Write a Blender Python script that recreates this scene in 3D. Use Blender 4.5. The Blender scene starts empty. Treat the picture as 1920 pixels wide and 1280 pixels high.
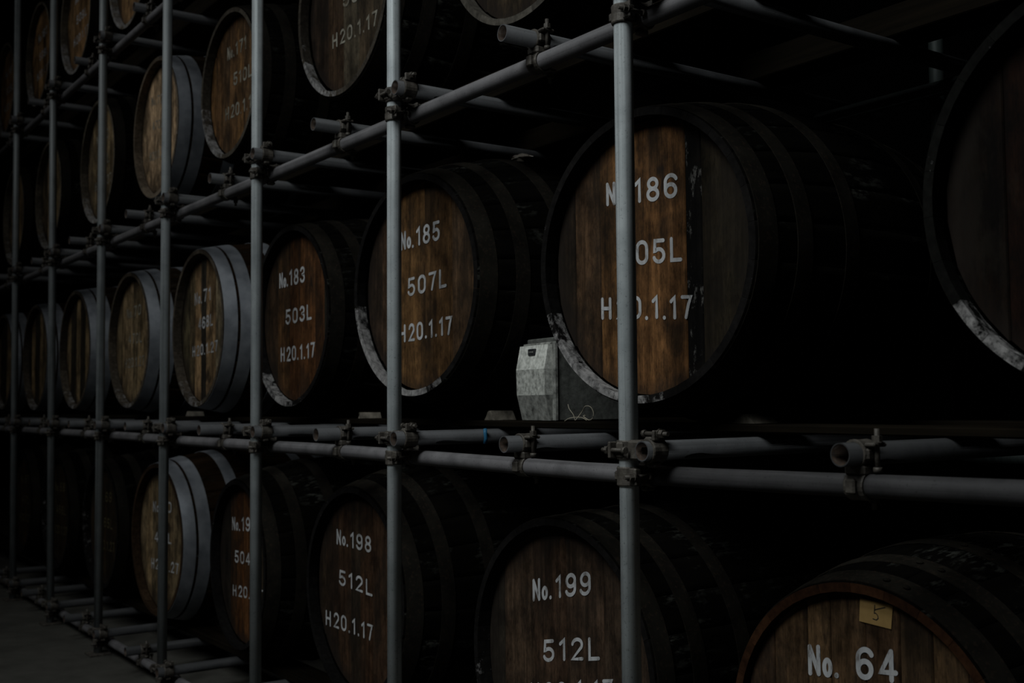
import bpy, bmesh, math, random
from mathutils import Vector, Matrix
random.seed(11)
C = bpy.context.scene.collection
PI = math.pi

# ------------------------------------------------------------------ camera, world, lights, exposure
def setup_view():
    sc = bpy.context.scene
    cd = bpy.data.cameras.new('camera')
    cam = bpy.data.objects.new('camera', cd)
    C.objects.link(cam)
    yaw, pitch, roll = math.radians(54.6276), math.radians(3.0803), math.radians(-0.5529)
    f = Vector((-math.sin(yaw)*math.cos(pitch), math.cos(yaw)*math.cos(pitch), math.sin(pitch)))
    r = Vector((math.cos(yaw), math.sin(yaw), 0))
    u = r.cross(f)
    r2 = r*math.cos(roll)+u*math.sin(roll)
    u2 = -r*math.sin(roll)+u*math.cos(roll)
    M = Matrix((r2, u2, -f)).transposed().to_4x4()
    M.translation = Vector((2.1158, -1.8544, 1.4423))
    cam.matrix_world = M
    cd.sensor_width = 36.0
    cd.lens = 2105.9/1920*36
    cd.clip_start = 0.05
    cd.dof.use_dof = True
    cd.dof.focus_distance = 3.1
    cd.dof.aperture_fstop = 4.2
    sc.camera = cam
    w = bpy.data.worlds.new('world')
    sc.world = w
    w.use_nodes = True
    bg = w.node_tree.nodes['Background']
    bg.inputs[0].default_value = (0.6, 0.75, 1.0, 1)
    bg.inputs[1].default_value = 0.0
    def lamp(name, loc, aim, sx, sy, e, col, spread=180):
        ld = bpy.data.lights.new(name, 'AREA')
        ld.shape = 'RECTANGLE'; ld.size = sx; ld.size_y = sy
        ld.energy = e; ld.color = col; ld.spread = math.radians(spread)
        o = bpy.data.objects.new(name, ld); C.objects.link(o)
        o.location = loc
        d = Vector(aim)-Vector(loc)
        o.rotation_euler = d.to_track_quat('-Z', 'Y').to_euler()
        return o
    lamp('aisle_skylight', (0.6, -3.9, 5.9), (-0.5, 0.0, -0.2), 2.0, 3.0, 68, (0.95, 1.0, 1.0), 92)
    lamp('left_fill_lamp', (-4.4, -3.7, 6.0), (-4.4, 0.0, 1.8), 2.6, 3.0, 22, (0.97, 1.0, 0.99), 110)  # added fill for the left end of the rack, not a known source
    vs = sc.view_settings
    vs.view_transform = 'Standard'; vs.look = 'None'; vs.gamma = 1.0
    vs.use_curve_mapping = False
    vs.exposure = 0.0
setup_view()

# ------------------------------------------------------------------ material helpers
class NT:
    def __init__(s, name):
        s.m = bpy.data.materials.new(name); s.m.use_nodes = True
        s.t = s.m.node_tree; s.b = s.t.nodes['Principled BSDF']
        s.out = [n for n in s.t.nodes if n.type == 'OUTPUT_MATERIAL'][0]
    def n(s, typ, **kw):
        x = s.t.nodes.new(typ)
        for k, v in kw.items():
            if k.startswith('i_'): x.inputs[k[2:].replace('_', ' ')].default_value = v
            else: setattr(x, k, v)
        return x
    def l(s, a, b): s.t.links.new(a, b)
    def coords(s, scale=(1, 1, 1), rnd=True):
        tc = s.n('ShaderNodeTexCoord'); oi = s.n('ShaderNodeObjectInfo')
        mp = s.n('ShaderNodeMapping'); mp.inputs['Scale'].default_value = scale
        if rnd:
            mu = s.n('ShaderNodeMath', operation='MULTIPLY'); mu.inputs[1].default_value = 37.0
            s.l(oi.outputs['Random'], mu.inputs[0])
            ad = s.n('ShaderNodeVectorMath', operation='ADD')
            s.l(tc.outputs['Object'], ad.inputs[0]); s.l(mu.outputs[0], ad.inputs[1])
            s.l(ad.outputs[0], mp.inputs['Vector'])
        else:
            s.l(tc.outputs['Object'], mp.inputs['Vector'])
        return mp.outputs[0], oi
    def noise(s, vec, scale, detail=6, rough=0.6):
        x = s.n('ShaderNodeTexNoise'); x.inputs['Scale'].default_value = scale
        x.inputs['Detail'].default_value = detail; x.inputs['Roughness'].default_value = rough
        s.l(vec, x.inputs['Vector']); return x.outputs[0]
    def ramp(s, val, stops):
        x = s.n('ShaderNodeValToRGB'); e = x.color_ramp.elements
        while len(e) < len(stops): e.new(0.5)
        for k, (p, c) in enumerate(stops):
            e[k].position = p; e[k].color = (c, c, c, 1) if isinstance(c, (int, float)) else (*c, 1)
        s.l(val, x.inputs[0]); return x.outputs[0]
    def mix(s, fac, a, b, mode='MIX'):
        x = s.n('ShaderNodeMix', data_type='RGBA', blend_type=mode)
        for sock, v in ((x.inputs[0], fac), (x.inputs[6], a), (x.inputs[7], b)):
            if isinstance(v, (int, float)): sock.default_value = v
            elif isinstance(v, tuple): sock.default_value = (*v, 1)
            else: s.l(v, sock)
        return x.outputs[2]
    def bump(s, h, strength=0.3, dist=0.003):
        x = s.n('ShaderNodeBump'); x.inputs['Strength'].default_value = strength
        x.inputs['Distance'].default_value = dist
        s.l(h, x.inputs['Height']); s.l(x.outputs[0], s.b.inputs['Normal'])
    def col(s, c): s.l(c, s.b.inputs['Base Color'])
    def rough(s, v):
        if isinstance(v, (int, float)): s.b.inputs['Roughness'].default_value = v
        else: s.l(v, s.b.inputs['Roughness'])

def mat_pipe(name, c0, c1, metal, r0, r1, sv):
    t = NT(name)
    v, oi = t.coords((1, 1, 1))
    a = t.noise(v, 9.0, 5); sp = t.noise(v, 160.0, 2)
    base = t.ramp(a, [(0.3, c0), (0.7, c1)])
    st, _ = t.coords(sv); sk = t.noise(st, 1.0, 4)
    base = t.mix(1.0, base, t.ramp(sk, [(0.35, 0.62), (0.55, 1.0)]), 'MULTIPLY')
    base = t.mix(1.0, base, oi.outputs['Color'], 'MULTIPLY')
    spots = t.ramp(sp, [(0.28, 0.62), (0.38, 1.0)])
    c = t.mix(1.0, base, spots, 'MULTIPLY')
    t.col(c); t.b.inputs['Metallic'].default_value = metal
    t.rough(t.ramp(a, [(0.3, r0), (0.7, r1)])); t.bump(sp, 0.12, 0.001)
    t.b.inputs['Specular IOR Level'].default_value = 0.3
    return t.m
def mat_rust():
    t = NT('rusty_pipe_inside')
    v, oi = t.coords(); a = t.noise(v, 45.0, 5)
    t.col(t.ramp(a, [(0.35, (0.010, 0.006, 0.004)), (0.55, (0.03, 0.016, 0.008)), (0.7, (0.07, 0.058, 0.05))]))
    t.rough(0.9); return t.m
def mat_clamp():
    t = NT('dirty_forged_steel')
    v, oi = t.coords(); a = t.noise(v, 40.0, 5); b = t.noise(v, 150.0, 3)
    c = t.ramp(a, [(0.3, (0.025, 0.021, 0.017)), (0.6, (0.075, 0.066, 0.055)), (0.75, (0.15, 0.137, 0.118))])
    t.col(c); t.b.inputs['Metallic'].default_value = 0.25; t.rough(0.62); t.bump(b, 0.4, 0.002)
    return t.m
def mat_head():
    t = NT('oak_head')
    v, oi = t.coords((26, 26, 1.6)); v2, _ = t.coords((5.5, 5.5, 2.6)); v3, _ = t.coords((70, 70, 3.0))
    g = t.noise(v, 1.0, 8, 0.7); p = t.noise(v2, 1.0, 7, 0.68); fine = t.noise(v3, 1.0, 4)
    c = t.mix(1.0, oi.outputs['Color'], t.ramp(g, [(0.30, 0.22), (0.50, 0.36), (0.72, 0.50)]), 'MULTIPLY')
    c = t.mix(1.0, c, t.ramp(fine, [(0.3, 0.5), (0.6, 1.15)]), 'MULTIPLY')
    v4, _ = t.coords((230, 230, 40)); po = t.noise(v4, 1.0, 3)
    c = t.mix(1.0, c, t.ramp(po, [(0.34, 0.55), (0.48, 1.0)]), 'MULTIPLY')
    v5, _ = t.coords((13, 13, 8)); q5 = t.noise(v5, 1.0, 6, 0.7)
    c = t.mix(1.0, c, t.ramp(q5, [(0.36, 0.38), (0.62, 1.3)]), 'MULTIPLY')
    grey = t.mix(1.0, t.mix(0.45, c, (0.022, 0.018, 0.013)), t.ramp(g, [(0.3, 0.5), (0.7, 0.9)]), 'MULTIPLY')
    c = t.mix(t.ramp(p, [(0.46, 0.0), (0.56, 0.92)]), c, grey)
    # dried seepage close to the groove all around the head
    tc = t.n('ShaderNodeTexCoord'); ln = t.n('ShaderNodeVectorMath', operation='LENGTH')
    sx = t.n('ShaderNodeVectorMath', operation='MULTIPLY'); sx.inputs[1].default_value = (1, 0, 1)
    t.l(tc.outputs['Object'], sx.inputs[0]); t.l(sx.outputs[0], ln.inputs[0])
    ad = t.n('ShaderNodeMath', operation='ADD'); t.l(ln.outputs['Value'], ad.inputs[0])
    mm = t.n('ShaderNodeMath', operation='MULTIPLY_ADD'); mm.inputs[1].default_value = 0.16; mm.inputs[2].default_value = -0.08
    t.l(p, mm.inputs[0]); t.l(mm.outputs[0], ad.inputs[1])
    ring = t.ramp(ad.outputs[0], [(0.325, 0.0), (0.385, 0.7)])
    c = t.mix(ring, c, (0.014, 0.011, 0.009))
    iv = t.n('ShaderNodeMath', operation='SUBTRACT'); iv.inputs[0].default_value = 1.0; t.l(oi.outputs['Alpha'], iv.inputs[1])
    v6, _ = t.coords((24, 24, 9)); fk = t.noise(v6, 1.0, 7, 0.75)
    fl = t.mix(1.0, t.ramp(fk, [(0.56, 0.0), (0.66, 1.0)]), iv.outputs[0], 'MULTIPLY')
    c = t.mix(fl, c, (0.22, 0.215, 0.20))
    kn = t.noise(v2, 2.2, 2); c = t.mix(t.ramp(kn, [(0.70, 0.0), (0.74, 0.8)]), c, (0.012, 0.009, 0.007))
    hs = t.n('ShaderNodeHueSaturation'); hs.inputs['Saturation'].default_value = 1.0; hs.inputs['Hue'].default_value = 0.494; t.l(c, hs.inputs['Color']); c = hs.outputs['Color']
    t.col(c); t.rough(0.8); t.bump(g, 0.35, 0.002)
    t.b.inputs['Specular IOR Level'].default_value = 0.08
    return t.m
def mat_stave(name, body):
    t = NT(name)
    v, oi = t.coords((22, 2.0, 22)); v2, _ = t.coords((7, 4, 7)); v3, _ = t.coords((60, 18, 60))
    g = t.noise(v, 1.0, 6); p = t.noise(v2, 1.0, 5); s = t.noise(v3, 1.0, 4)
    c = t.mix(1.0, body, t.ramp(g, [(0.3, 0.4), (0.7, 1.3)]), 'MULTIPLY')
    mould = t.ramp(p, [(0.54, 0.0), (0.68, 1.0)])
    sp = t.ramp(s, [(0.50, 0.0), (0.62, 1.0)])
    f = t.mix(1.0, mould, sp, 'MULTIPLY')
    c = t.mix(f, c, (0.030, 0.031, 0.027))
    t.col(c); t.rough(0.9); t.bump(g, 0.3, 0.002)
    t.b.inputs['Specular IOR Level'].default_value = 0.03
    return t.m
def mat_chime():
    t = NT('weathered_chime')
    v, oi = t.coords((18, 18, 18)); v2, _ = t.coords((50, 50, 50))
    ge = t.n('ShaderNodeNewGeometry'); a = t.noise(ge.outputs['Position'], 21.0, 7, 0.7); b = t.noise(v2, 1.0, 4)
    base = t.mix(1.0, oi.outputs['Color'], t.ramp(b, [(0.3, 0.6), (0.7, 1.5)]), 'MULTIPLY')
    pale = t.ramp(b, [(0.3, (0.07, 0.068, 0.068)), (0.7, (0.33, 0.32, 0.315))])
    ad = t.n('ShaderNodeMath', operation='ADD'); t.l(a, ad.inputs[0]); t.l(oi.outputs['Alpha'], ad.inputs[1])
    m = t.ramp(ad.outputs[0], [(0.86, 0.0), (1.06, 1.0)])
    t.col(t.mix(m, base, pale)); t.rough(0.9); t.bump(b, 0.4, 0.002)
    t.b.inputs['Specular IOR Level'].default_value = 0.06
    return t.m
def mat_hoop(name, c0, c1, metal, r0, r1, rust=0.0):
    t = NT(name)
    v, oi = t.coords((14, 14, 14)); v2, _ = t.coords((90, 90, 90))
    a = t.noise(v, 1.0, 5); b = t.noise(v2, 1.0, 3)
    c = t.ramp(a, [(0.3, c0), (0.7, c1)])
    if rust: c = t.mix(t.ramp(b, [(0.55, 0.0), (0.65, rust)]), c, (0.030, 0.020, 0.014))
    t.col(c); t.b.inputs['Metallic'].default_value = metal
    t.rough(t.ramp(a, [(0.3, r0), (0.7, r1)])); t.bump(b, 0.15, 0.001)
    if not metal: t.b.inputs['Specular IOR Level'].default_value = 0.06
    return t.m
def mat_paint(name, c0, c1, worn):
    t = NT(name)
    v, oi = t.coords((30, 30, 12)); v2, _ = t.coords((130, 130, 40))
    a = t.noise(v, 1.0, 5); b = t.noise(v2, 1.0, 4)
    t.col(t.ramp(a, [(0.3, c0), (0.7, c1)])); t.rough(0.7)
    m = t.mix(0.5, a, b)
    wear = t.ramp(m, [(worn-0.05, 0.75), (worn+0.05, 0.0)])
    t.col(t.mix(wear, t.ramp(a, [(0.3, c0), (0.7, c1)]), (0.06, 0.04, 0.025)))
    t.b.inputs['Specular IOR Level'].default_value = 0.2
    return t.m
def mat_plain(name, c0, c1, scale=(8, 8, 8), rough=0.8, metal=0.0, bump=0.3, ns=1.0, spec=0.25):
    t = NT(name)
    v, oi = t.coords(scale); a = t.noise(v, ns, 6, 0.65)
    t.col(t.ramp(a, [(0.3, c0), (0.7, c1)])); t.rough(rough)
    t.b.inputs['Metallic'].default_value = metal; t.bump(a, bump, 0.003)
    t.b.inputs['Specular IOR Level'].default_value = spec
    return t.m

M = dict(
    pipe=mat_pipe('galvanised_pipe', (0.44, 0.485, 0.50), (0.62, 0.67, 0.685), 0.2, 0.45, 0.6, (60, 60, 0.8)),
    rail=mat_pipe('dusty_rail_pipe', (0.085, 0.082, 0.086), (0.155, 0.150, 0.156), 0.1, 0.65, 0.8, (0.8, 60, 60)),
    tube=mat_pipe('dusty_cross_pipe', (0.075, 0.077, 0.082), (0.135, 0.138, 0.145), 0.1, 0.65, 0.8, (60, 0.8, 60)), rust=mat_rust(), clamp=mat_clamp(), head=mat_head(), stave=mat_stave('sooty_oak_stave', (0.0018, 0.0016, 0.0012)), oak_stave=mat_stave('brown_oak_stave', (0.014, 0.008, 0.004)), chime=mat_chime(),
    dark_hoop=mat_hoop('blackened_hoop_iron', (0.004, 0.0035, 0.0026), (0.011, 0.0098, 0.0075), 0.0, 0.75, 0.9, 0.3),
    zinc_hoop=mat_hoop('galvanised_hoop', (0.17, 0.185, 0.21), (0.27, 0.285, 0.31), 0.45, 0.45, 0.6),
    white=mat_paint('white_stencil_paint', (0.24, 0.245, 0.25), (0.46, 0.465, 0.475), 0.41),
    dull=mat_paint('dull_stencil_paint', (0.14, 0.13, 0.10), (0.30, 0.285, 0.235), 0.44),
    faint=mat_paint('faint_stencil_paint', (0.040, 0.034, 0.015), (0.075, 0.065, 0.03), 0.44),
    timber=mat_plain('dark_timber', (0.002, 0.0016, 0.001), (0.010, 0.0075, 0.0045), (1.2, 30, 30), spec=0.04),
    chock=mat_plain('pale_chock_wood', (0.03, 0.026, 0.020), (0.24, 0.215, 0.175), (20, 20, 20)),
    concrete=mat_plain('box_grey_shell', (0.035, 0.037, 0.033), (0.12, 0.125, 0.115), (45, 45, 45)),
    pale=mat_plain('box_pale_cover', (0.25, 0.26, 0.235), (0.74, 0.75, 0.70), (60, 60, 60)),
    mid=mat_plain('box_speckled_cover', (0.14, 0.145, 0.13), (0.56, 0.57, 0.53), (70, 70, 70)),
    low=mat_plain('box_stained_cover', (0.04, 0.041, 0.037), (0.32, 0.325, 0.30), (36, 36, 36)),
    black=mat_plain('display_black', (0.012, 0.013, 0.014), (0.03, 0.032, 0.034), (40, 40, 40), 0.4),
    straw=mat_plain('dry_straw', (0.22, 0.20, 0.15), (0.36, 0.33, 0.26), (40, 40, 40)),
    blue=mat_plain('blue_plastic_string', (0.012, 0.075, 0.15), (0.02, 0.12, 0.22), (60, 60, 60), 0.5),
    card=mat_plain('tan_paper', (0.23, 0.145, 0.05), (0.28, 0.18, 0.065), (30, 30, 30), 0.9, 0, 0.05),
    ink=mat_plain('black_ink', (0.008, 0.008, 0.008), (0.02, 0.02, 0.02), (30, 30, 30), 0.6, 0, 0.0),
    cloth=mat_plain('pale_bung_cloth', (0.30, 0.26, 0.22), (0.60, 0.54, 0.48), (60, 60, 60)),
    slab=mat_plain('floor_concrete', (0.034, 0.033, 0.028), (0.062, 0.060, 0.052), (4, 4, 4), 0.85, 0, 0.2),
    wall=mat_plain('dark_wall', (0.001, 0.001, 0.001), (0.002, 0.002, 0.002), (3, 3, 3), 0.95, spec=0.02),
)

# ------------------------------------------------------------------ object helpers
def mesh_of(name, bm, mats):
    me = bpy.data.meshes.new(name); bm.to_mesh(me); bm.free()
    for m in (mats if isinstance(mats, (list, tuple)) else [mats]): me.materials.append(M[m])
    return me
def put(name, me, parent=None, loc=(0, 0, 0), rot=(0, 0, 0), color=None):
    o = bpy.data.objects.new(name, me); C.objects.link(o)
    if parent is not None: o.parent = parent
    o.location = loc; o.rotation_euler = rot
    if color is not None: o.color = color
    return o
def tag(o, label, cat, group=None):
    o['label'] = label; o['category'] = cat
    if group: o['group'] = group
    return o
def empty(name, loc, rotz=0):
    o = bpy.data.objects.new(name, None); C.objects.link(o)
    o.empty_display_size = 0.1
    o.location = loc; o.rotation_euler = (0, 0, rotz); return o
def frame_for(d):
    d = d.normalized(); a = Vector((0, 0, 1)) if abs(d.z) < 0.9 else Vector((1, 0, 0))
    x = a.cross(d).normalized(); return x, d.cross(x)
def add_tube(bm, pts, r, seg=24, wall=0.0, inner_mat=0):
    pts = [Vector(p) for p in pts]; rings = []; inn = []
    for k, p in enumerate(pts):
        d = (pts[min(k+1, len(pts)-1)]-pts[max(k-1, 0)])
        x, y = frame_for(d)
        rings.append([bm.verts.new(p+(x*math.cos(2*PI*i/seg)+y*math.sin(2*PI*i/seg))*r) for i in range(seg)])
        if wall: inn.append([bm.verts.new(p+(x*math.cos(2*PI*i/seg)+y*math.sin(2*PI*i/seg))*(r-wall)) for i in range(seg)])
    for R, flip in ((rings, 0), (inn, 1)):
        for a, b in zip(R, R[1:]):
            for i in range(seg):
                q = [a[i], a[(i+1) % seg], b[(i+1) % seg], b[i]]
                f = bm.faces.new(q[::-1] if flip else q); f.smooth = True
                if flip: f.material_index = inner_mat
    for e in (0, -1):
        if wall:
            for i in range(seg):
                q = [rings[e][i], inn[e][i], inn[e][(i+1) % seg], rings[e][(i+1) % seg]]
                bm.faces.new(q if e == 0 else q[::-1])
        else:
            bm.faces.new(rings[e][::-1] if e == 0 else rings[e])
def add_box(bm, lo, hi, bev=0.0):
    res = bmesh.ops.create_cube(bm, size=1.0)
    vs = res['verts']
    for v in vs:
        v.co = Vector([lo[k]+(v.co[k]+0.5)*(hi[k]-lo[k]) for k in range(3)])
    if bev:
        es = list({e for v in vs for e in v.link_edges})
        bmesh.ops.bevel(bm, geom=es, offset=bev, segments=1, affect='EDGES')

# ------------------------------------------------------------------ setting
def structure(name, me, loc=(0, 0, 0)):
    o = put(name, me, None, loc); o['kind'] = 'structure'; return o
def slab_box(name, lo, hi, mat):
    bm = bmesh.new(); add_box(bm, lo, hi); return structure(name, mesh_of(name, bm, mat))
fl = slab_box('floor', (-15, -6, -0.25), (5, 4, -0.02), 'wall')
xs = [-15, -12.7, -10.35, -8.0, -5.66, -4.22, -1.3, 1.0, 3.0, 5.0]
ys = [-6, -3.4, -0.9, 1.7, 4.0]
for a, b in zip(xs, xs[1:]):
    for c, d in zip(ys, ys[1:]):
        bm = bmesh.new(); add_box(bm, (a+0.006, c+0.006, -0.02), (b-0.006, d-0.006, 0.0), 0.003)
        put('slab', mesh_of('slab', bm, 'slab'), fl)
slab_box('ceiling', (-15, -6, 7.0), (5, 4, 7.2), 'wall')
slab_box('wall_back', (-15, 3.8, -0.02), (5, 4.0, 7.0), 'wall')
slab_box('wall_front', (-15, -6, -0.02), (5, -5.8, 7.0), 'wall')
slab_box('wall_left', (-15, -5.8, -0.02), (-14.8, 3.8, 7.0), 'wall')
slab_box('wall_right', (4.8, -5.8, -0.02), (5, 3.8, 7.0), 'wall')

# ------------------------------------------------------------------ scaffold: poles, rails, cross tubes
R = 0.0243
S = 1.176
ORD = ['rightmost', 'second', 'third', 'fourth', 'fifth', 'sixth', 'seventh']
def pole_name(k):
    return 'nearest pole' if k == 0 else ORD[k]+' pole from right'
RAIL = ['floor rail', 'lower rail', 'upper rail', 'top rail']
LZ = [0.0687, 1.2638, 2.4169, 3.5688]
OFF = 0.062
LEAN = [(-0.004, 0.006), (-1.188, -1.167), (-2.356, -2.348), (-3.545, -3.523), (-4.687, -4.701), (-5.828, -5.911), (-6.982, -7.060)]
def pole_x(k, z): return LEAN[k][0]+(LEAN[k][1]-LEAN[k][0])*z/3.4
PL = ['nearest and thickest grey steel upright, crossing the cask numbered 186', 'second grey upright from the right, crossing the cask with 507L',
      'third upright from the right, edging the reddish cask with 503L', 'fourth upright from the right, crossing the steel-hooped cask of the bottom row',
      'fifth grey upright from the right', 'sixth grey upright, next to the leftmost one', 'leftmost slim grey upright of the rack']
for k in range(7):
    x0, x1 = pole_x(k, 0), pole_x(k, 5.2)
    bm = bmesh.new(); add_tube(bm, [(0, 0, 0.012), ((x1-x0)*0.5, 0, 2.6), (x1-x0, 0, 5.2)], R, 32, 0.0024, 1)
    p = put('scaffold_pole', mesh_of('scaffold_pole', bm, ['pipe', 'rust']), None, (x0, 0, 0), color=(*[(1.0, 0.92, 0.66, 0.48, 0.38, 0.36, 0.36)[k]]*3, 1))  # uprights coloured darker leftward in place of light falling off
    tag(p, PL[k], 'pole', 'front uprights of the rack')
    bm = bmesh.new(); add_box(bm, (-0.06, -0.06, 0), (0.06, 0.06, 0.012), 0.002)
    put('base_plate', mesh_of('base_plate', bm, 'clamp'), p)
for k in range(5):
    bm = bmesh.new(); add_tube(bm, [(0, 0, 0), (0, 0, 5.2)], R, 20, 0.0024, 1)
    p = put('rear_scaffold_pole', mesh_of('rear_scaffold_pole', bm, ['pipe', 'rust']), None, (-S*k, 1.34, 0), color=(0.06, 0.07, 0.065, 1))  # pipe colour cut to near black to stand in for shade inside the rack
    tag(p, 'dark rear upright tube behind the casks, in line with the '+pole_name(k), 'pole', 'rear uprights of the rack')
def rail_pts(l):
    if l == 1:
        return [(-11, 0, 1.266), (-7.8, 0, 1.266), (-4.3, 0, 1.268), (-3.29, 0, 1.264), (-1.95, 0, 1.266), (-1.35, 0, 1.263),
                (-0.87, 0, 1.259), (-0.24, 0, 1.2545), (0.23, 0, 1.258), (0.985, 0, 1.270), (1.7, 0, 1.281)]
    return [(-11, 0, LZ[l]), (-4, 0, LZ[l]), (1.7, 0, LZ[l])]
def rail_z(l, x):
    P = rail_pts(l)
    for a, b in zip(P, P[1:]):
        if a[0] <= x <= b[0]: return a[2]+(b[2]-a[2])*(x-a[0])/(b[0]-a[0])
    return LZ[l]
RL = ['along the floor at the foot of the rack', 'running below the casks numbered 183 to 186',
      'sloping up across the frame above the cask numbered 185', 'steepest one, at the upper left of the frame']
for l in range(4):
    P = rail_pts(l)
    pieces = [(P, RL[l], 1.0)]
    if l == 1:   # split added at the nearest pole; right tube coloured darker to mimic light falloff
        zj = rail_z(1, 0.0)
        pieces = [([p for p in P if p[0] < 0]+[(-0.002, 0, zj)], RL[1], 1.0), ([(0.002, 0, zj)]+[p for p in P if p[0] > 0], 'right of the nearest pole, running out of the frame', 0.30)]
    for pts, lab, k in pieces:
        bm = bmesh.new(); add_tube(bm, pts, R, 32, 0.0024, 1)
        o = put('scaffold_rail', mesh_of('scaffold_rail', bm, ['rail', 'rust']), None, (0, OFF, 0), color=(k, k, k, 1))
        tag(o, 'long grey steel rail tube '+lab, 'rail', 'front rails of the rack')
    bm = bmesh.new(); add_tube(bm, [(-11, 0, LZ[l]), (1.7, 0, LZ[l])], R, 16, 0.0024, 1)
    o = put('rear_scaffold_rail', mesh_of('rear_scaffold_rail', bm, ['pipe', 'rust']), None, (0, 1.34-OFF, 0), color=(0.06, 0.07, 0.065, 1))  # shade behind the casks put into the rail colour
    tag(o, 'dark rear rail tube level with the '+RAIL[l]+', behind the casks', 'rail', 'rear rails of the rack')

# ---- couplers: A tube along local X at the origin, B tube along local Y at z = 0.065
def ring_bm(axis, c, r0, r1, w, seg=20):
    bm = bmesh.new()
    prof = [(r0, -w/2), (r1-0.0015, -w/2), (r1, -w/2+0.003), (r1-0.0012, 0), (r1, w/2-0.003), (r1-0.0015, w/2), (r0, w/2)]
    rows = []
    for i in range(seg):
        t = 2*PI*i/seg
        row = []
        for rr, a in prof:
            if axis == 'X': co = (a, rr*math.cos(t), rr*math.sin(t))
            else: co = (rr*math.cos(t), a, rr*math.sin(t))
            row.append(bm.verts.new(Vector(co)+Vector(c)))
        rows.append(row)
    for i in range(seg):
        a, b = rows[i], rows[(i+1) % seg]
        for j in range(len(prof)-1):
            f = bm.faces.new((a[j], a[j+1], b[j+1], b[j])); f.smooth = False
        f = bm.faces.new((a[-1], a[0], b[0], b[-1]))
    bmesh.ops.recalc_face_normals(bm, faces=bm.faces)
    return bm
OB = 0.065
OW = 0.090
def clamp_meshes(OB):
    d = {}
    bm = bmesh.new(); add_box(bm, (-0.025, -0.025, 0.020), (0.025, 0.025, OB-0.020), 0.006)
    add_box(bm, (-0.020, 0.018, -0.012), (0.020, 0.034, 0.012), 0.004)
    add_box(bm, (0.018, -0.020, OB-0.012), (0.034, 0.020, OB+0.012), 0.004)
    d['body'] = mesh_of('clamp_body', bm, 'clamp')
    bm = ring_bm('X', (0, 0, 0), 0.0250, 0.0305, 0.047)
    add_box(bm, (-0.021, 0.024, -0.024), (0.021, 0.050, -0.015), 0.003)
    add_box(bm, (-0.012, -0.040, -0.016), (0.012, -0.026, 0.016), 0.004)
    d['sa'] = mesh_of('strap_a', bm, 'clamp')
    bm = ring_bm('Y', (0, 0, OB), 0.0250, 0.0305, 0.047)
    add_box(bm, (0.024, -0.021, OB+0.015), (0.050, 0.021, OB+0.024), 0.003)
    add_box(bm, (-0.040, -0.012, OB-0.016), (-0.026, 0.012, OB+0.016), 0.004)
    d['sb'] = mesh_of('strap_b', bm, 'clamp')
    for nm, c, s in (('ba', (0, 0.041, 0), -1), ('bb', (0.041, 0, OB), 1)):
        bm = bmesh.new(); add_tube(bm, [(c[0], c[1], c[2]-s*0.030), (c[0], c[1], c[2]+s*0.052)], 0.0055, 10)
        add_tube(bm, [(c[0], c[1], c[2]-s*0.036), (c[0], c[1], c[2]-s*0.026)], 0.009, 8)
        d[nm] = mesh_of('bolt', bm, 'clamp')
        bm = bmesh.new(); add_tube(bm, [(c[0], c[1], c[2]+s*0.025), (c[0], c[1], c[2]+s*0.038)], 0.0105, 6)
        add_tube(bm, [(c[0], c[1], c[2]+s*0.0235), (c[0], c[1], c[2]+s*0.026)], 0.0125, 14)
        for f in bm.faces: f.smooth = False
        d['n'+nm] = mesh_of('nut', bm, 'clamp')
    return d
CMS = {'rail_tube': clamp_meshes(0.065), 'pole_rail': clamp_meshes(0.062), 'pole_tube': clamp_meshes(OW)}
def clamp(loc, kind, label, group):
    rot = {'rail_tube': Matrix.Identity(3),
           'pole_rail': Matrix(((0, 0, 1), (1, 0, 0), (0, 1, 0))).transposed(),
           'pole_tube': Matrix(((0, 0, 1), (0, -1, 0), (1, 0, 0))).transposed()}[kind]
    CM = CMS[kind]
    e = empty('scaffold_clamp', loc); tw = Matrix.Rotation(random.uniform(-0.05, 0.05), 3, 'X')
    e.rotation_euler = rot.to_euler()
    tag(e, label, 'clamp', group)
    put('clamp_body', CM['body'], e); put('strap', CM['sa'], e); put('strap', CM['sb'], e)
    b = put('bolt', CM['ba'], e); put('nut', CM['nba'], b)
    b = put('bolt', CM['bb'], e); put('nut', CM['nbb'], b)
TUBES = {}
def cross_tube(x, y0, z, label, rusty):
    L = 1.62-y0
    key = round(L, 3)
    if key not in TUBES:
        bm = bmesh.new(); add_tube(bm, [(0, 0, 0), (0, L, 0)], R, 32, 0.0026, 1)
        TUBES[key] = mesh_of('cross_tube', bm, ['tube', 'rust'])
    o = put('cross_tube', TUBES[key], None, (x, y0, z), color=(*[0.25 if x > 0.4 else 0.6 if x > 0 else 0.36 if z < 0.5 else 0.62]*3, 1))  # tubes at the far right coloured darker to imitate light falloff
    tag(o, label, 'tube', 'cross tubes carrying the casks')
START = {(1, 'p', 0): -0.038, (1, 'p', 1): -0.054, (2, 'p', 1): -0.048, (1, 'm', 0): -0.012, (1, 'm', -1): -0.003, (1, 'm', 1): -0.05,
         (2, 'm', 0): -0.066, (2, 'm', 1): -0.060}
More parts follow.
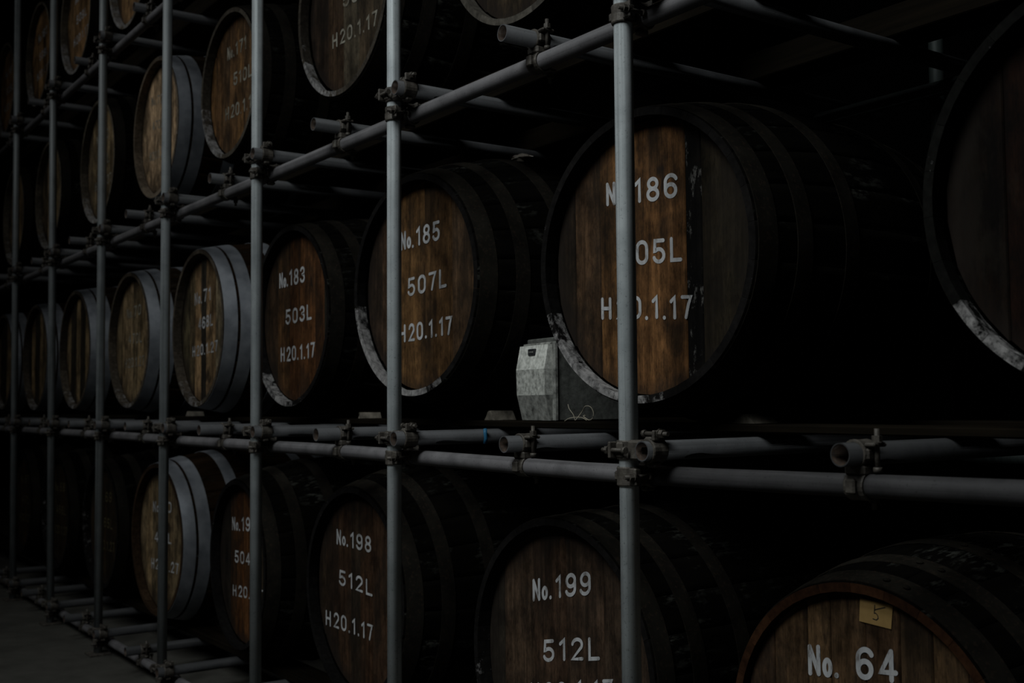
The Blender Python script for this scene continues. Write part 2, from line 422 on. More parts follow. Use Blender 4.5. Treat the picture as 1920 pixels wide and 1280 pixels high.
for l in range(4):
    for k in range(-1, 8):
        # mid-bay tube left of pole k
        x = -S*k-0.5
        if k in (0,) and l == 1: x = -0.525
        if k == 0 and l == 2: x = -0.437
        if k == -1: x = 0.645
        if k == 7: continue
        if l == 3 and k < 1: continue
        y0 = START.get((l, 'm', k), random.uniform(-0.07, -0.02))
        z = rail_z(l, x)+OB
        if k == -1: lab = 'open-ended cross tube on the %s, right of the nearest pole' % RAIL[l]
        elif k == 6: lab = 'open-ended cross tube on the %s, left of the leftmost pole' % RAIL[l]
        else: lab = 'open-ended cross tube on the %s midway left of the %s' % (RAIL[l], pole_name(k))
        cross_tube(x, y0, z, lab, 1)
        clamp((x, OFF, rail_z(l, x)), 'rail_tube', lab.replace('open-ended cross tube', 'dark double clamp'), 'clamps under the mid-bay tubes')
    for k in range(0, 7):
        if l == 3 and k < 1: continue
        z = rail_z(l, -S*k)+OB
        px = pole_x(k, z)
        y0 = START.get((l, 'p', k), random.uniform(-0.06, -0.035))
        cross_tube(px+OW, y0, z, 'open-ended cross tube clamped beside the %s at the %s' % (pole_name(k), RAIL[l]), 1)
        clamp((px, 0, z), 'pole_tube', 'bolted clamp holding cross tube to the %s at the %s' % (pole_name(k), RAIL[l]), 'clamps joining poles and cross tubes')
        zz = rail_z(l, px)
        clamp((pole_x(k, zz), 0, zz), 'pole_rail', 'dark band clamp around the %s, gripping the %s behind' % (pole_name(k), RAIL[l]), 'clamps joining poles and rails')

# ---- timber bearers under each row
PT = [0.195, 1.378, 2.600, 3.770]
ROWN = ['bottom row of casks', 'row of casks numbered 183 to 186', 'row of casks numbered 171', 'topmost row of casks']
for l in range(4):
    zb = LZ[l]+OB+R+0.0015
    if l == 1: zb = 1.3555
    for (y, nm) in ((0.425, 'front'), (1.025, 'rear')):
        bm = bmesh.new()
        add_box(bm, (-11, y-0.075, zb), (1.65, y+0.075, PT[l]), 0.004)
        o = put('timber_bearer', mesh_of('timber_bearer', bm, 'timber'))
        tag(o, 'dark weathered %s timber plank carrying the %s' % (nm, ROWN[l]), 'plank', 'planks under the casks')

# ------------------------------------------------------------------ stencil lettering
def arc(cx, cy, rx, ry, a0, a1, n=14):
    return [(cx+rx*math.cos(math.radians(a0+(a1-a0)*i/n)), cy+ry*math.sin(math.radians(a0+(a1-a0)*i/n))) for i in range(n+1)]
h = 0.075
G = {
 'N': (0.45, [[(h, h), (h, 1-h)], [(h, 1-h), (0.375, h)], [(0.375, h), (0.375, 1-h)]]),
 'o': (0.36, [arc(0.18, 0.31, 0.105, 0.235, 0, 360, 24)]),
 '.': (0.17, [[(0.085, 0.075), (0.086, 0.076)]]),
 'H': (0.56, [[(h, h), (h, 1-h)], [(0.485, h), (0.485, 1-h)], [(h, 0.5), (0.485, 0.5)]]),
 'L': (0.50, [[(h, 1-h), (h, h), (0.44, h)]]),
 '0': (0.56, [arc(0.28, 0.68, 0.205, 0.245, 0, 180)+arc(0.28, 0.32, 0.205, 0.245, 180, 360)+[(0.485, 0.68)]]),
 '1': (0.36, [[(h, 0.76), (0.24, 1-h), (0.24, h)]]),
 '2': (0.56, [arc(0.28, 0.69, 0.20, 0.235, 170, -30)+[(h, h), (0.49, h)]]),
 '3': (0.56, [arc(0.27, 0.72, 0.19, 0.205, 160, -90)+arc(0.27, 0.285, 0.205, 0.215, 90, -165)]),
 '4': (0.58, [[(0.39, h), (0.39, 1-h)], [(0.39, 1-h), (h, 0.30), (0.52, 0.30)]]),
 '5': (0.56, [[(0.46, 1-h), (0.12, 1-h), (0.10, 0.52)]+arc(0.27, 0.33, 0.21, 0.255, 130, -160)]),
 '6': (0.56, [arc(0.28, 0.32, 0.205, 0.245, 0, 360, 24), arc(0.30, 0.66, 0.225, 0.265, 25, 180)+[(h, 0.32)]]),
 '7': (0.54, [[(h, 1-h), (0.475, 1-h), (0.36, 0.62), (0.24, h)]]),
 '8': (0.56, [arc(0.28, 0.725, 0.175, 0.20, 0, 360, 22), arc(0.28, 0.295, 0.205, 0.22, 0, 360, 22)]),
 '9': (0.56, [arc(0.28, 0.68, 0.205, 0.245, 0, 360, 24), [(0.485, 0.68)]+arc(0.26, 0.34, 0.225, 0.265, 0, -155)]),
 ' ': (0.22, []),
}
def stroke(bm, pts, w, tf):
    pts = [Vector((x, y)) for x, y in pts]
    closed = len(pts) > 3 and (pts[0]-pts[-1]).length < 1e-5
    if closed: pts = pts[:-1]
    n = len(pts); Lf, Rt = [], []
    if n == 2 and (pts[1]-pts[0]).length < 0.2*w:
        bm.faces.new([bm.verts.new(tf(pts[0]+Vector((math.cos(2*PI*i/14), math.sin(2*PI*i/14)))*w*1.1)) for i in range(14)]); return
    for k, p in enumerate(pts):
        a = pts[k-1] if (k > 0 or closed) else None
        b = pts[(k+1) % n] if (k < n-1 or closed) else None
        d0 = (p-a).normalized() if a is not None else None
        d1 = (b-p).normalized() if b is not None else None
        if d0 is None: d0 = d1
        if d1 is None: d1 = d0
        nn = Vector((-(d0+d1).y, (d0+d1).x)); nn.normalize()
        c = max(nn.dot(Vector((-d0.y, d0.x))), 0.6)
        Lf.append(bm.verts.new(tf(p+nn*w/c))); Rt.append(bm.verts.new(tf(p-nn*w/c)))
    for k in range(n if closed else n-1):
        j = (k+1) % n
        bm.faces.new((Rt[k], Rt[j], Lf[j], Lf[k]))
    if not closed:
        for k, q, sgn in ((0, 1, -1), (n-1, n-2, 1)):
            d = (pts[k]-pts[q]).normalized(); nrm = Vector((-d.y, d.x))
            cap = [bm.verts.new(tf(pts[k]+nrm*w*math.cos(t)+d*w*math.sin(t))) for t in (PI*i/6 for i in range(1, 6))]
            ends = (Lf[k], Rt[k]) if sgn > 0 else (Rt[k], Lf[k])
            bm.faces.new([ends[0]]+cap+[ends[1]])
def lettering(text, x0, z0, x1, z1, hh, y, rng):
    gap = lambda c: 0.04 if c in 'No' else 0.17 if c in '. ' else 0.25 if c == 'H' else 0.16
    total = sum(G[c][0]+gap(c) for c in text)-gap(text[-1])
    sx = (x1-x0)/total
    sl = (z1-z0)/(x1-x0)
    cur = 0.0; out = []
    for c in text:
        w, st = G[c]
        dz = rng.uniform(-0.024, 0.024)*hh
        ww = 0.081*hh*(1+rng.uniform(-0.06, 0.06))
        if st:
            bm = bmesh.new()
            for j, s in enumerate(st):
                stroke(bm, [((cur+px)*sx, py*hh+dz) for px, py in s], ww, lambda q: Vector((x0+q.x, y-0.0003*j, z0+q.x*sl+q.y)))
            for f in bm.faces:
                f.normal_update()
                if f.normal.y > 0: f.normal_flip()
            out.append(bm)
        cur += w+gap(c)
    return out

# ------------------------------------------------------------------ casks
HEADREC, TH = 0.045, 0.028
def profile(y, L, Rc, Rb): return Rb-(Rb-Rc)*(abs(y)/(L/2))**2
def stave_bm(L, Rc, Rb, n):
    bm = bmesh.new(); half = PI/n*0.992
    y_st = [-L/2, -L/2+HEADREC, -L/2+0.16, -L/2+0.32, 0, L/2-0.32, L/2-0.16, L/2-HEADREC, L/2]
    rows = []
    for k, y in enumerate(y_st):
        ro = profile(y, L, Rc, Rb)
        th = 0.021 if k in (0, len(y_st)-1) else TH
        row = [Vector((ro*math.cos(a), y, ro*math.sin(a))) for a in (-half, -half*0.6, -half*0.2, half*0.2, half*0.6, half)]
        row += [Vector(((ro-th)*math.cos(a), y, (ro-th)*math.sin(a))) for a in (half, 0, -half)]
        rows.append([bm.verts.new(v) for v in row])
    for k in range(len(rows)-1):
        a, b = rows[k], rows[k+1]
        for j in range(9):
            f = bm.faces.new((a[j], a[(j+1) % 9], b[(j+1) % 9], b[j]))
            f.smooth = j < 5
            if k in (0, len(rows)-2) and j >= 5: f.material_index = 1
    for r_, fl_ in ((rows[0], 1), (rows[-1], 0)):
        f = bm.faces.new(r_[::-1] if fl_ else r_); f.material_index = 1
    bmesh.ops.recalc_face_normals(bm, faces=bm.faces)
    return bm
def board_bm(x0, x1, Rh, yf, th):
    bm = bmesh.new(); n = 6
    xs_ = [x0+(x1-x0)*i/n for i in range(n+1)]
    top = [(x, math.sqrt(max(Rh*Rh-x*x, 1e-5))) for x in xs_]
    out = top+[(x, -z) for x, z in reversed(top)]
    def ins(p): # chamfered long edges
        x = p[0]
        x = min(max(x, x0+0.003), x1-0.003)
        return (x, p[1])
    A = [bm.verts.new((*((ins(p)[0], yf)), p[1])) for p in out]
    B = [bm.verts.new((p[0], yf+0.003, p[1])) for p in out]
    D = [bm.verts.new((p[0], yf+th, p[1])) for p in out]
    m = len(out)
    bm.faces.new(A)
    for P, Q in ((A, B), (B, D)):
        for i in range(m):
            bm.faces.new((P[i], P[(i+1) % m], Q[(i+1) % m], Q[i]))
    bm.faces.new(D[::-1])
    bmesh.ops.remove_doubles(bm, verts=bm.verts, dist=1e-5)
    bmesh.ops.recalc_face_normals(bm, faces=bm.faces)
    return bm
def hoop_bm(L, Rc, Rb, y0, y1, seg=72):
    bm = bmesh.new(); t = 0.0022; rows = []
    for i in range(seg):
        a = 2*PI*i/seg
        def V(y, e):
            rr = profile(y, L, Rc, Rb)+e+0.0008
            return bm.verts.new((rr*math.cos(a), y, rr*math.sin(a)))
        # the band and its two edges have vertices of their own, so the edges stay crisp
        rows.append([V(y0, t), V(y1, t), V(y0, 0.0), V(y0, t), V(y1, t), V(y1, 0.0)])
    for i in range(seg):
        a, b = rows[i], rows[(i+1) % seg]
        for j in (0, 2, 4):
            f = bm.faces.new((a[j], b[j], b[j+1], a[j+1])); f.smooth = j == 0
    bmesh.ops.recalc_face_normals(bm, faces=bm.faces)
    return bm
rivet_bm = bmesh.new()
bmesh.ops.create_uvsphere(rivet_bm, u_segments=12, v_segments=6, radius=0.009)
for v in rivet_bm.verts: v.co.x *= 0.45
RIVET = mesh_of('rivet', rivet_bm, 'dark_hoop')

OAK = [(0.30, 0.155, 0.062), (0.26, 0.125, 0.048), (0.22, 0.115, 0.052), (0.17, 0.095, 0.045), (0.13, 0.08, 0.042)]
OAKY = [(0.88, 0.62, 0.31), (0.78, 0.56, 0.28), (0.64, 0.46, 0.24), (0.46, 0.34, 0.18), (0.09, 0.075, 0.05)]
RED = [(0.24, 0.10, 0.035), (0.20, 0.085, 0.032), (0.16, 0.075, 0.033), (0.11, 0.06, 0.03), (0.08, 0.05, 0.03)]
def cask(key, u, zc, plank, label, Rc=0.41, yaw=0.0, v=0.2, L=1.05, hoops='dark', boards=None, palette=OAK, lines=(),
         paint='white', pale=(), palef=0.5, chime=(0.0055, 0.005, 0.0048), body='stave', nst=26, rivets=False, bung=False, speck=0.2, rec=HEADREC):
    rng = random.Random(key)
    con = zc-plank-0.003
    q = (0.225/(L/2))**2   # the inner edge of each plank carries the cask
    Rb = (con-Rc*q)/(1-q)
    # head centre at (u, v); axis runs into the rack, turned by yaw
    cx, cy = u-math.sin(yaw)*L/2, v+math.cos(yaw)*L/2
    e = empty('cask', (cx, cy, zc-Rb), yaw)
    tag(e, label, 'cask', 'wooden casks lying in the scaffold rack')
    O = (0, 0, Rb)
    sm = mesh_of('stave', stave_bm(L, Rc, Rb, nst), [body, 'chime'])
    ph = rng.uniform(0, 2*PI)
    for i in range(nst):
        a = ph+2*PI*i/nst
        ang = math.degrees(a) % 360
        k = rng.uniform(0.7, 1.25)
        al = speck
        for (a0, a1) in pale:
            if a0 <= ang <= a1: al = speck+(palef-speck)*math.sin(PI*(ang-a0)/(a1-a0))**0.5*rng.uniform(0.92, 1.05)
        c = chime
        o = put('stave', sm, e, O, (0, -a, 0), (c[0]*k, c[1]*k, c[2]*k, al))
    Rh = Rc-TH+0.004
    yf = -L/2+rec
    if boards is None:
        n = rng.choice((6, 7, 7, 8)); w = [rng.uniform(0.7, 1.3) for _ in range(n)]; s = sum(w); x = -Rh; boards = []
        for q in w:
            boards.append((x, x+2*Rh*q/s, rng.choice(palette))); x += 2*Rh*q/s
    for j, (a, b, c) in enumerate(boards):
        a, b = max(a, -Rh+0.001), min(b, Rh-0.001)
        k = rng.uniform(0.88, 1.1)
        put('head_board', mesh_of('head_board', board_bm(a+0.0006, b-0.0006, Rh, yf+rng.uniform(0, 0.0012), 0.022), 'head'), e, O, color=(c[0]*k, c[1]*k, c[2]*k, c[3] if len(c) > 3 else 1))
    bm = bmesh.new(); add_tube(bm, [(0, L/2-HEADREC-0.022, 0), (0, L/2-HEADREC, 0)], Rh, 40)
    put('rear_head', mesh_of('rear_head', bm, 'head'), e, O, color=(0.12, 0.07, 0.035, 1))
    hs = {'dark': [(0.008, 0.066), (0.130, 0.180), (0.300, 0.352)], 'zinc': [(0.004, 0.068), (0.082, 0.146), (0.265, 0.330)]}[hoops]
    for a, b in hs:
        for s in (-1, 1):
            y0, y1 = (-L/2+a, -L/2+b) if s < 0 else (L/2-b, L/2-a)
            hp = put('hoop', mesh_of('hoop', hoop_bm(L, Rc, Rb, y0, y1), hoops+'_hoop'), e, O)
            if rivets and s < 0:
                for q, t in ((0, math.radians(rivets)), (1, math.radians(rivets-7.5))):
                    ym = (y0+y1)/2; rr = profile(ym, L, Rc, Rb)+0.0045
                    put('rivet', RIVET, hp, (rr*math.cos(t), ym, rr*math.sin(t)), (0, -t, 0))
    for (text, x0, z0, x1, z1, hh) in lines:
        for bm in lettering(text, x0, z0, x1, z1, hh, yf-0.0010, rng):
            put('painted_character', mesh_of('painted_character', bm, paint), e, O)
    if bung:
        bm = bmesh.new(); add_tube(bm, [(0, 0, -0.01), (0, 0, 0.03)], 0.034, 16)
        b = put('bung', mesh_of('bung', bm, 'chock'), e, (0, 0, 2*Rb-0.012))
        bm = bmesh.new()
        bmesh.ops.create_icosphere(bm, subdivisions=3, radius=1.0)
        for vv in bm.verts:
            kk = 1+rng.uniform(-0.18, 0.18)
            vv.co = Vector((vv.co.x*0.048*kk, vv.co.y*0.04*kk, max(vv.co.z, -0.3)*0.016*kk+0.034))
        put('bung_cloth', mesh_of('bung_cloth', bm, 'cloth'), b)
    return e

ROW = {'B': PT[0], 'M': PT[1], 'T': PT[2], 'U': PT[3]}
LOWL = ((195, 275),)
# middle row, right to left
cask('M0', 1.131, 1.84, ROW['M'], 'near-black cask at the right edge of the photo, pale patch on its lower left rim', Rc=0.405, yaw=0.05, pale=((205, 250),), palef=0.45, palette=[(0.022, 0.009, 0.004), (0.015, 0.008, 0.004)], chime=(0.004, 0.004, 0.0035))  # head boards and chime coloured almost black
cask('M1', -0.181, 1.84, ROW['M'], 'large dark cask numbered 186, orange middle boards and a black stripe right of centre', Rc=0.405, yaw=0.069,
     boards=[(-0.4, -0.300, (0.075, 0.05, 0.03)), (-0.300, -0.192, (0.17, 0.10, 0.05)), (-0.192, -0.075, (0.36, 0.185, 0.065)), (-0.075, 0.137, (0.36, 0.18, 0.064)),
             (0.137, 0.193, (0.010, 0.009, 0.008, 0.25)), (0.193, 0.4, (0.05, 0.039, 0.022))],
     lines=[('No.186', -0.165, 0.163, 0.112, 0.147, 0.068), ('505L', -0.114, -0.014, 0.124, -0.026, 0.068), ('H20.1.17', -0.191, -0.163, 0.157, -0.183, 0.064)],
     pale=((195, 285),), palef=0.52)
cask('M2', -1.408, 1.87, ROW['M'], 'dark cask numbered 185 with whitish mould along its lower left rim', Rc=0.403, yaw=0.055,
     boards=[(-0.4, -0.27, (0.12, 0.075, 0.045)), (-0.27, -0.15, (0.15, 0.09, 0.05)), (-0.15, 0.02, (0.30, 0.165, 0.06)), (0.02, 0.192, (0.27, 0.15, 0.058)),
             (0.192, 0.4, (0.20, 0.12, 0.06))],
     lines=[('No.185', -0.137, 0.143, 0.122, 0.155, 0.071), ('507L', -0.091, -0.035, 0.161, -0.017, 0.068), ('H20.1.17', -0.147, -0.203, 0.193, -0.189, 0.066)],
     pale=((185, 300),), palef=0.66, bung=True)
cask('M3', -2.476, 1.83, ROW['M'], 'reddish brown cask numbered 183 with black hoops', Rc=0.398,
     boards=[(-0.4, -0.22, (0.10, 0.06, 0.03)), (-0.22, -0.09, (0.21, 0.11, 0.042)), (-0.09, 0.02, (0.20, 0.09, 0.032)), (0.02, 0.17, (0.28, 0.125, 0.042)),
             (0.17, 0.26, (0.24, 0.11, 0.042)), (0.26, 0.4, (0.06, 0.055, 0.04))],
     lines=[('No.183', -0.201, 0.140, 0.073, 0.146, 0.071), ('503L', -0.132, -0.030, 0.141, -0.023, 0.068), ('H20.1.17', -0.184, -0.198, 0.172, -0.189, 0.066)],
     pale=((215, 290),), palef=0.5)
GREYC = (0.055, 0.045, 0.034)
cask('M4', -3.638, 1.846, ROW['M'], 'tan cask with two bright steel hoops, nearest of the steel-hooped casks in the middle row', Rc=0.412, yaw=-0.026, hoops='zinc', palette=OAKY,
     boards=[(-0.4, -0.25, (0.22, 0.18, 0.095)), (-0.25, -0.16, (0.36, 0.27, 0.14)), (-0.16, -0.06, (0.95, 0.62, 0.30)), (-0.06, 0.02, (0.07, 0.06, 0.045)), (0.02, 0.17, (0.92, 0.60, 0.29)),
             (0.17, 0.4, (0.68, 0.54, 0.32))],
     lines=[('No.71', -0.166, 0.131, 0.100, 0.142, 0.069), ('468L', -0.102, -0.005, 0.127, 0.006, 0.063), ('H20.1.27', -0.197, -0.147, 0.202, -0.129, 0.058)],
     chime=GREYC, body='oak_stave', pale=((225, 290),), palef=0.4)
stan = [(-0.17, 0.14, 0.12, 0.15, 0.066), (-0.13, -0.02, 0.14, -0.02, 0.064), (-0.2, -0.17, 0.19, -0.16, 0.062)]
def lines_of(a, b, c): return [(t, *q) for t, q in zip((a, b, c), stan)]
lastpos = ['second', 'third', 'fourth', 'fifth']
for i, (u, zc) in enumerate(((-4.842, 1.843), (-6.10, 1.839), (-7.30, 1.83), (-8.52, 1.835))):
    cask('M%d' % (5+i), u, zc, ROW['M'], 'tan cask with bright steel hoops in the middle row, %s steel-hooped cask leftward' % lastpos[i], Rc=0.413, hoops='zinc', palette=OAKY,
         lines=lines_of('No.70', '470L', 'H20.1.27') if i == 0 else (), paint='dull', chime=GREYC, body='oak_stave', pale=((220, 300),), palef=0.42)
# bottom row, right to left
cask('B1', 0.47, 0.64, ROW['B'], 'small cask numbered 64 with a tan paper tag marked 5', Rc=0.385, v=0.261, L=0.95, rec=0.024, palette=[(0.22, 0.135, 0.062), (0.19, 0.115, 0.055), (0.17, 0.10, 0.05)],
     lines=[('No. 64', -0.162, 0.147, 0.088, 0.176, 0.073)], chime=(0.026, 0.011, 0.005), rivets=82)
cask('B2', -0.573, 0.655, ROW['B'], 'dark cask numbered 199 holding 512 litres, left of the rightmost pole', Rc=0.438,
     boards=[(-0.43, -0.325, (0.07, 0.058, 0.04)), (-0.325, -0.165, (0.17, 0.11, 0.065)), (-0.165, -0.003, (0.15, 0.09, 0.052)), (-0.003, 0.172, (0.17, 0.108, 0.066)), (0.172, 0.43, (0.12, 0.08, 0.05))],
     lines=[('No.199', -0.170, 0.165, 0.120, 0.225, 0.069), ('512L', -0.120, -0.013, 0.156, 0.043, 0.067), ('H20.1.17', -0.187, -0.155, 0.211, -0.068, 0.067)], pale=((175, 215),), palef=0.3)
cask('B3', -1.88, 0.70, ROW['B'], 'dark cask numbered 198 in the bottom row, left of the second pole from the right', Rc=0.412, palette=[(0.11, 0.062, 0.033), (0.13, 0.07, 0.035), (0.09, 0.06, 0.035)],
     lines=[('No.198', -0.220, 0.166, 0.082, 0.161, 0.063), ('512L', -0.200, 0.003, 0.091, -0.005, 0.062), ('H20.1.17', -0.321, -0.176, 0.092, -0.176, 0.063)])
cask('B4', -3.08, 0.68, ROW['B'], 'reddish cask with 504L stencilled on it, in the bottom row', Rc=0.40, yaw=-0.05, palette=RED,
     boards=[(-0.4, -0.21, (0.05, 0.04, 0.03)), (-0.21, -0.12, (0.17, 0.08, 0.03)), (-0.12, -0.02, (0.24, 0.10, 0.03)), (-0.02, 0.12, (0.25, 0.11, 0.035)), (0.12, 0.22, (0.16, 0.10, 0.05)), (0.22, 0.4, (0.13, 0.10, 0.06))],
     lines=[('No.197', -0.189, 0.140, 0.156, 0.166, 0.067), ('504L', -0.147, -0.011, 0.150, 0.002, 0.060), ('H20.1.17', -0.174, -0.177, 0.286, -0.145, 0.055)])
cask('B5', -4.28, 0.686, ROW['B'], 'tan cask with bright steel hoops in the bottom row, behind the fourth pole', Rc=0.425, yaw=0.019, hoops='zinc', palette=OAKY,
     lines=[('No.70', -0.179, 0.139, 0.131, 0.153, 0.062), ('471L', -0.147, -0.030, 0.134, -0.018, 0.058), ('H20.1.27', -0.199, -0.187, 0.246, -0.174, 0.061)], chime=(0.03, 0.018, 0.010), body='oak_stave')
for i, u in enumerate((-5.42, -6.6, -7.75)):
    cask('B%d' % (6+i), u, 0.67, ROW['B'], 'very dark cask in the bottom row, %s to the left of the steel-hooped one' % ('next', 'second', 'third')[i], Rc=0.41, palette=[(0.05, 0.035, 0.018), (0.07, 0.045, 0.02)],
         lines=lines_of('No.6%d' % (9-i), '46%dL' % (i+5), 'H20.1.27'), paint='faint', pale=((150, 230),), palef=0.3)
# third row
cask('T1', -0.727, 3.077, ROW['T'], 'cask at the top edge, only its grey lower rim in the frame', Rc=0.425, chime=(0.055, 0.05, 0.042), palette=[(0.15, 0.10, 0.05), (0.11, 0.08, 0.045)])
cask('T2', -1.973, 3.109, ROW['T'], 'cask cut by the top edge with H20.1.17 and a pale lower rim', Rc=0.405,
     boards=[(-0.4, -0.20, (0.07, 0.045, 0.028)), (-0.20, -0.06, (0.12, 0.075, 0.04)), (-0.06, 0.08, (0.19, 0.155, 0.10)), (0.08, 0.2, (0.15, 0.11, 0.065)), (0.2, 0.4, (0.17, 0.13, 0.08))],
     lines=[('508L', -0.063, -0.022, 0.225, -0.041, 0.063), ('H20.1.17', -0.160, -0.169, 0.237, -0.178, 0.062)], pale=((200, 275),), palef=0.5, paint='dull', chime=(0.04, 0.034, 0.027))
cask('T3', -3.214, 3.045, ROW['T'], 'orange brown cask numbered 171 with 510L, left of the third pole', Rc=0.372, palette=[(0.46, 0.25, 0.09), (0.38, 0.21, 0.085), (0.28, 0.165, 0.075)],
     lines=[('No.171', -0.115, 0.150, 0.138, 0.147, 0.068), ('510L', -0.031, -0.001, 0.210, -0.006, 0.066), ('H20.1.17', -0.139, -0.157, 0.264, -0.164, 0.067)], pale=((180, 270),), palef=0.5, chime=(0.05, 0.043, 0.034), paint='dull')
cask('T4', -4.35, 3.056, ROW['T'], 'pale tan cask with bright steel hoops, in the third row', Rc=0.408, hoops='zinc', palette=[(1.5, 1.05, 0.60), (1.3, 0.92, 0.53)],
     lines=[('No.72', -0.207, 0.176, 0.010, 0.153, 0.055), ('470L', -0.183, 0.022, 0.014, 0.007, 0.055), ('H20.1.27', -0.229, -0.153, 0.055, -0.170, 0.052)], paint='dull', chime=(0.12, 0.095, 0.07), body='oak_stave')
for i, (u, zc, hp) in enumerate(((-5.569, 3.078, 'dark'), (-6.926, 3.064, 'dark'), (-8.156, 3.07, 'dark'))):
    cask('T%d' % (5+i), u, zc, ROW['T'], 'dim cask in the third row, %s to the left of the steel-hooped one' % ('next', 'second', 'third')[i], Rc=0.413, hoops=hp, palette=[(0.85, 0.60, 0.30), (0.65, 0.48, 0.25), (0.45, 0.34, 0.20)],
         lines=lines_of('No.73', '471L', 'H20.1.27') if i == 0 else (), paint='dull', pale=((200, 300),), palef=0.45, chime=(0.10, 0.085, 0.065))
for i, (u, zc) in enumerate(((-4.909, 4.225), (-6.178, 4.246), (-7.329, 4.27), (-8.6, 4.28))):
    cask('U%d' % (1+i), u, zc, ROW['U'], 'orange brown cask in the topmost row, %s from the right' % ('first', 'second', 'third', 'fourth')[i], Rc=0.413, palette=[(0.95, 0.56, 0.24), (0.80, 0.48, 0.21), (0.62, 0.38, 0.17)],
         lines=lines_of('No.16%d' % (4-i), '509L', 'H20.1.17'), pale=((185, 300),), palef=0.5, chime=(0.10, 0.085, 0.065))

# paper tag on the small cask
sm = [o for o in C.objects if o.get('label', '').startswith('small cask numbered 64')][0]
Zb = 0.64-sm.location.z
yt = -0.95/2+0.024-0.0018
bm = bmesh.new()
P = [(-0.010, 0.297), (0.075, 0.292), (0.081, 0.344), (-0.006, 0.350)]
a = [bm.verts.new((x, yt-0.0006, z)) for x, z in P]; b = [bm.verts.new((x, yt+0.0004, z)) for x, z in P]
bm.faces.new(a); bm.faces.new(b[::-1])
for i in range(4): bm.faces.new((a[i], b[i], b[(i+1) % 4], a[(i+1) % 4]))
bmesh.ops.recalc_face_normals(bm, faces=bm.faces)
tg = put('paper_tag', mesh_of('paper_tag', bm, 'card'), sm, (0, 0, Zb)); tg['label'] = 'tan paper tag marked 5'
bm = bmesh.new()
five = [(0.034, 0.339), (0.032, 0.321), (0.036, 0.3215), (0.041, 0.317), (0.042, 0.311), (0.037, 0.3065), (0.028, 0.308)]
stroke(bm, five, 0.0011, lambda q: Vector((q.x, yt-0.0012, q.y)))
stroke(bm, [(0.0335, 0.3285), (0.046, 0.333), (0.061, 0.3375)], 0.0011, lambda q: Vector((q.x, yt-0.0012, q.y)))
put('inked_numeral', mesh_of('inked_numeral', bm, 'ink'), tg)

# ------------------------------------------------------------------ things on the planks
def box_thing():
    e = empty('instrument_box', (-0.878, 0.362, PT[1]+0.001), -0.14)
    tag(e, 'weathered grey box with pale faceted front and small dark display, beside the cask numbered 186', 'box')
    # front panel spans x -0.088..0.088, facing -Y, three facets
    W = 0.098
    prof = [(0.004, 0.002), (-0.016, 0.085), (-0.018, 0.170), (-0.002, 0.250)]   # (y, z)
    for j, mt in enumerate(('low', 'mid', 'pale')):
        (ya, za), (yb, zb) = prof[j], prof[j+1]
        bm = bmesh.new()
        q = [(-W, ya, za), (W, ya, za), (W, yb, zb), (-W, yb, zb)]
        back = [(x, 0.012, z) for x, y, z in q]
        A = [bm.verts.new(p) for p in q]; B = [bm.verts.new(p) for p in back]
        bm.faces.new(A); bm.faces.new(B[::-1])
        for i in range(4): bm.faces.new((A[i], B[i], B[(i+1) % 4], A[(i+1) % 4]))
        bmesh.ops.recalc_face_normals(bm, faces=bm.faces)
        put('front_facet', mesh_of('front_facet', bm, mt), e)
    bm = bmesh.new(); add_box(bm, (-W-0.004, 0.012, 0.0), (W+0.016, 0.026, 0.258), 0.003)
    put('flange', mesh_of('flange', bm, 'low'), e)
    bm = bmesh.new(); add_box(bm, (-W-0.002, 0.026, 0.0), (W+0.010, 0.34, 0.274), 0.004)
    put('shell', mesh_of('shell', bm, 'concrete'), e)
    bm = bmesh.new(); add_box(bm, (-0.024, -0.013, 0.216), (0.022, 0.004, 0.238), 0.002)
    d = put('display', mesh_of('display', bm, 'black'), e)
    d.rotation_euler = (0, 0, 0)
    bm = bmesh.new()
    for k in range(4): add_box(bm, (-0.014+k*0.008, -0.0142, 0.225), (-0.010+k*0.008, -0.0128, 0.230))
    put('display_mark', mesh_of('display_mark', bm, 'low'), d)
box_thing()

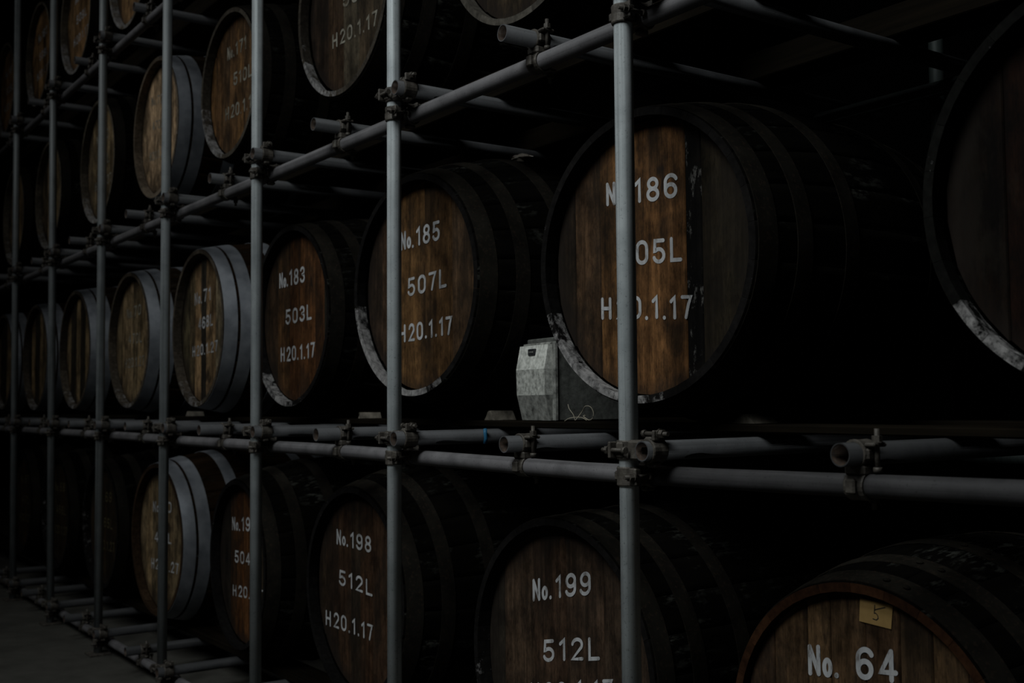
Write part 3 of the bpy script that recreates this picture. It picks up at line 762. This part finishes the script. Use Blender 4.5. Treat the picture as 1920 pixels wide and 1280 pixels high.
def wedge(x, y, z, w, hgt, label):
    rng = random.Random(x); bm = bmesh.new()
    prof = [(-w, 0), (-w*0.55, hgt*0.42), (-w*0.2, hgt*0.86), (w*0.02, hgt*0.97), (w*0.14, hgt*0.9), (w*0.3, hgt), (w*0.62, hgt*0.52), (w, 0)]
    A = [bm.verts.new((px, -0.05+rng.uniform(0, 0.006), pz)) for px, pz in prof]
    B = [bm.verts.new((px*0.95, 0.05, pz*rng.uniform(0.9, 1.0))) for px, pz in prof]
    bm.faces.new(A); bm.faces.new(B[::-1])
    for i in range(8): bm.faces.new((A[i], B[i], B[(i+1) % 8], A[(i+1) % 8]))
    bmesh.ops.recalc_face_normals(bm, faces=bm.faces)
    o = put('wooden_wedge', mesh_of('wooden_wedge', bm, 'chock'), None, (x, y, z))
    tag(o, label, 'wedge', 'wedges chocking the casks')
wedge(-1.18, 0.43, PT[1]+0.001, 0.030, 0.034, 'pale wooden wedge on the plank left of the grey box')
wedge(0.023, 0.43, PT[1]+0.001, 0.040, 0.026, 'pale wooden wedge on the plank at lower right of the cask numbered 186')
wedge(-2.16, 0.43, PT[1]+0.001, 0.017, 0.026, 'small pale wedge on the plank between the casks numbered 183 and 185')
wedge(-4.30, 0.43, PT[1]+0.001, 0.02, 0.028, 'tiny pale wedge on the plank between the two nearest steel-hooped casks')

def smooth(pts, n=6):
    P = [Vector(p) for p in pts]; P = [2*P[0]-P[1]]+P+[2*P[-1]-P[-2]]; out = []
    for i in range(1, len(P)-2):
        for k in range(n):
            t = k/n; a, b, c, d = P[i-1:i+3]
            out.append(0.5*((2*b)+(c-a)*t+(2*a-5*b+4*c-d)*t*t+(3*b-a-3*c+d)*t**3))
    return out+[P[-2]]
bm = bmesh.new()
add_tube(bm, smooth([(-0.02, 0, 0.004), (0.0, 0.01, 0.03), (0.03, 0.0, 0.048), (0.055, 0.0, 0.047), (0.07, 0, 0.03), (0.066, 0, 0.012), (0.05, 0.0, 0.006), (0.035, 0, 0.01), (0.02, 0, 0.018), (0.03, 0, 0.02)]), 0.0014, 6)
add_tube(bm, smooth([(-0.05, -0.02, 0.002), (-0.02, -0.02, 0.012), (0.02, -0.01, 0.014), (0.05, -0.01, 0.005)]), 0.0012, 6)
add_tube(bm, smooth([(-0.07, 0.01, 0.055), (-0.05, 0.0, 0.04), (-0.03, 0, 0.022), (-0.022, 0, 0.004)]), 0.0010, 6)
o = put('straw_wisp', mesh_of('straw_wisp', bm, 'straw'), None, (-0.655, 0.37, PT[1]))
tag(o, 'curled wisp of pale straw on the plank right of the grey box', 'straw')
bm = bmesh.new()
add_tube(bm, [(0.0, 0, 0.050), (0.004, -0.002, 0.034), (0.003, 0.001, 0.018), (-0.002, 0.0, 0.0)], 0.0065, 8)
o = put('blue_string', mesh_of('blue_string', bm, 'blue'), None, (-1.0605, 0.285, 1.302))
tag(o, 'short end of blue string looped over a cross tube below the grey box', 'string')
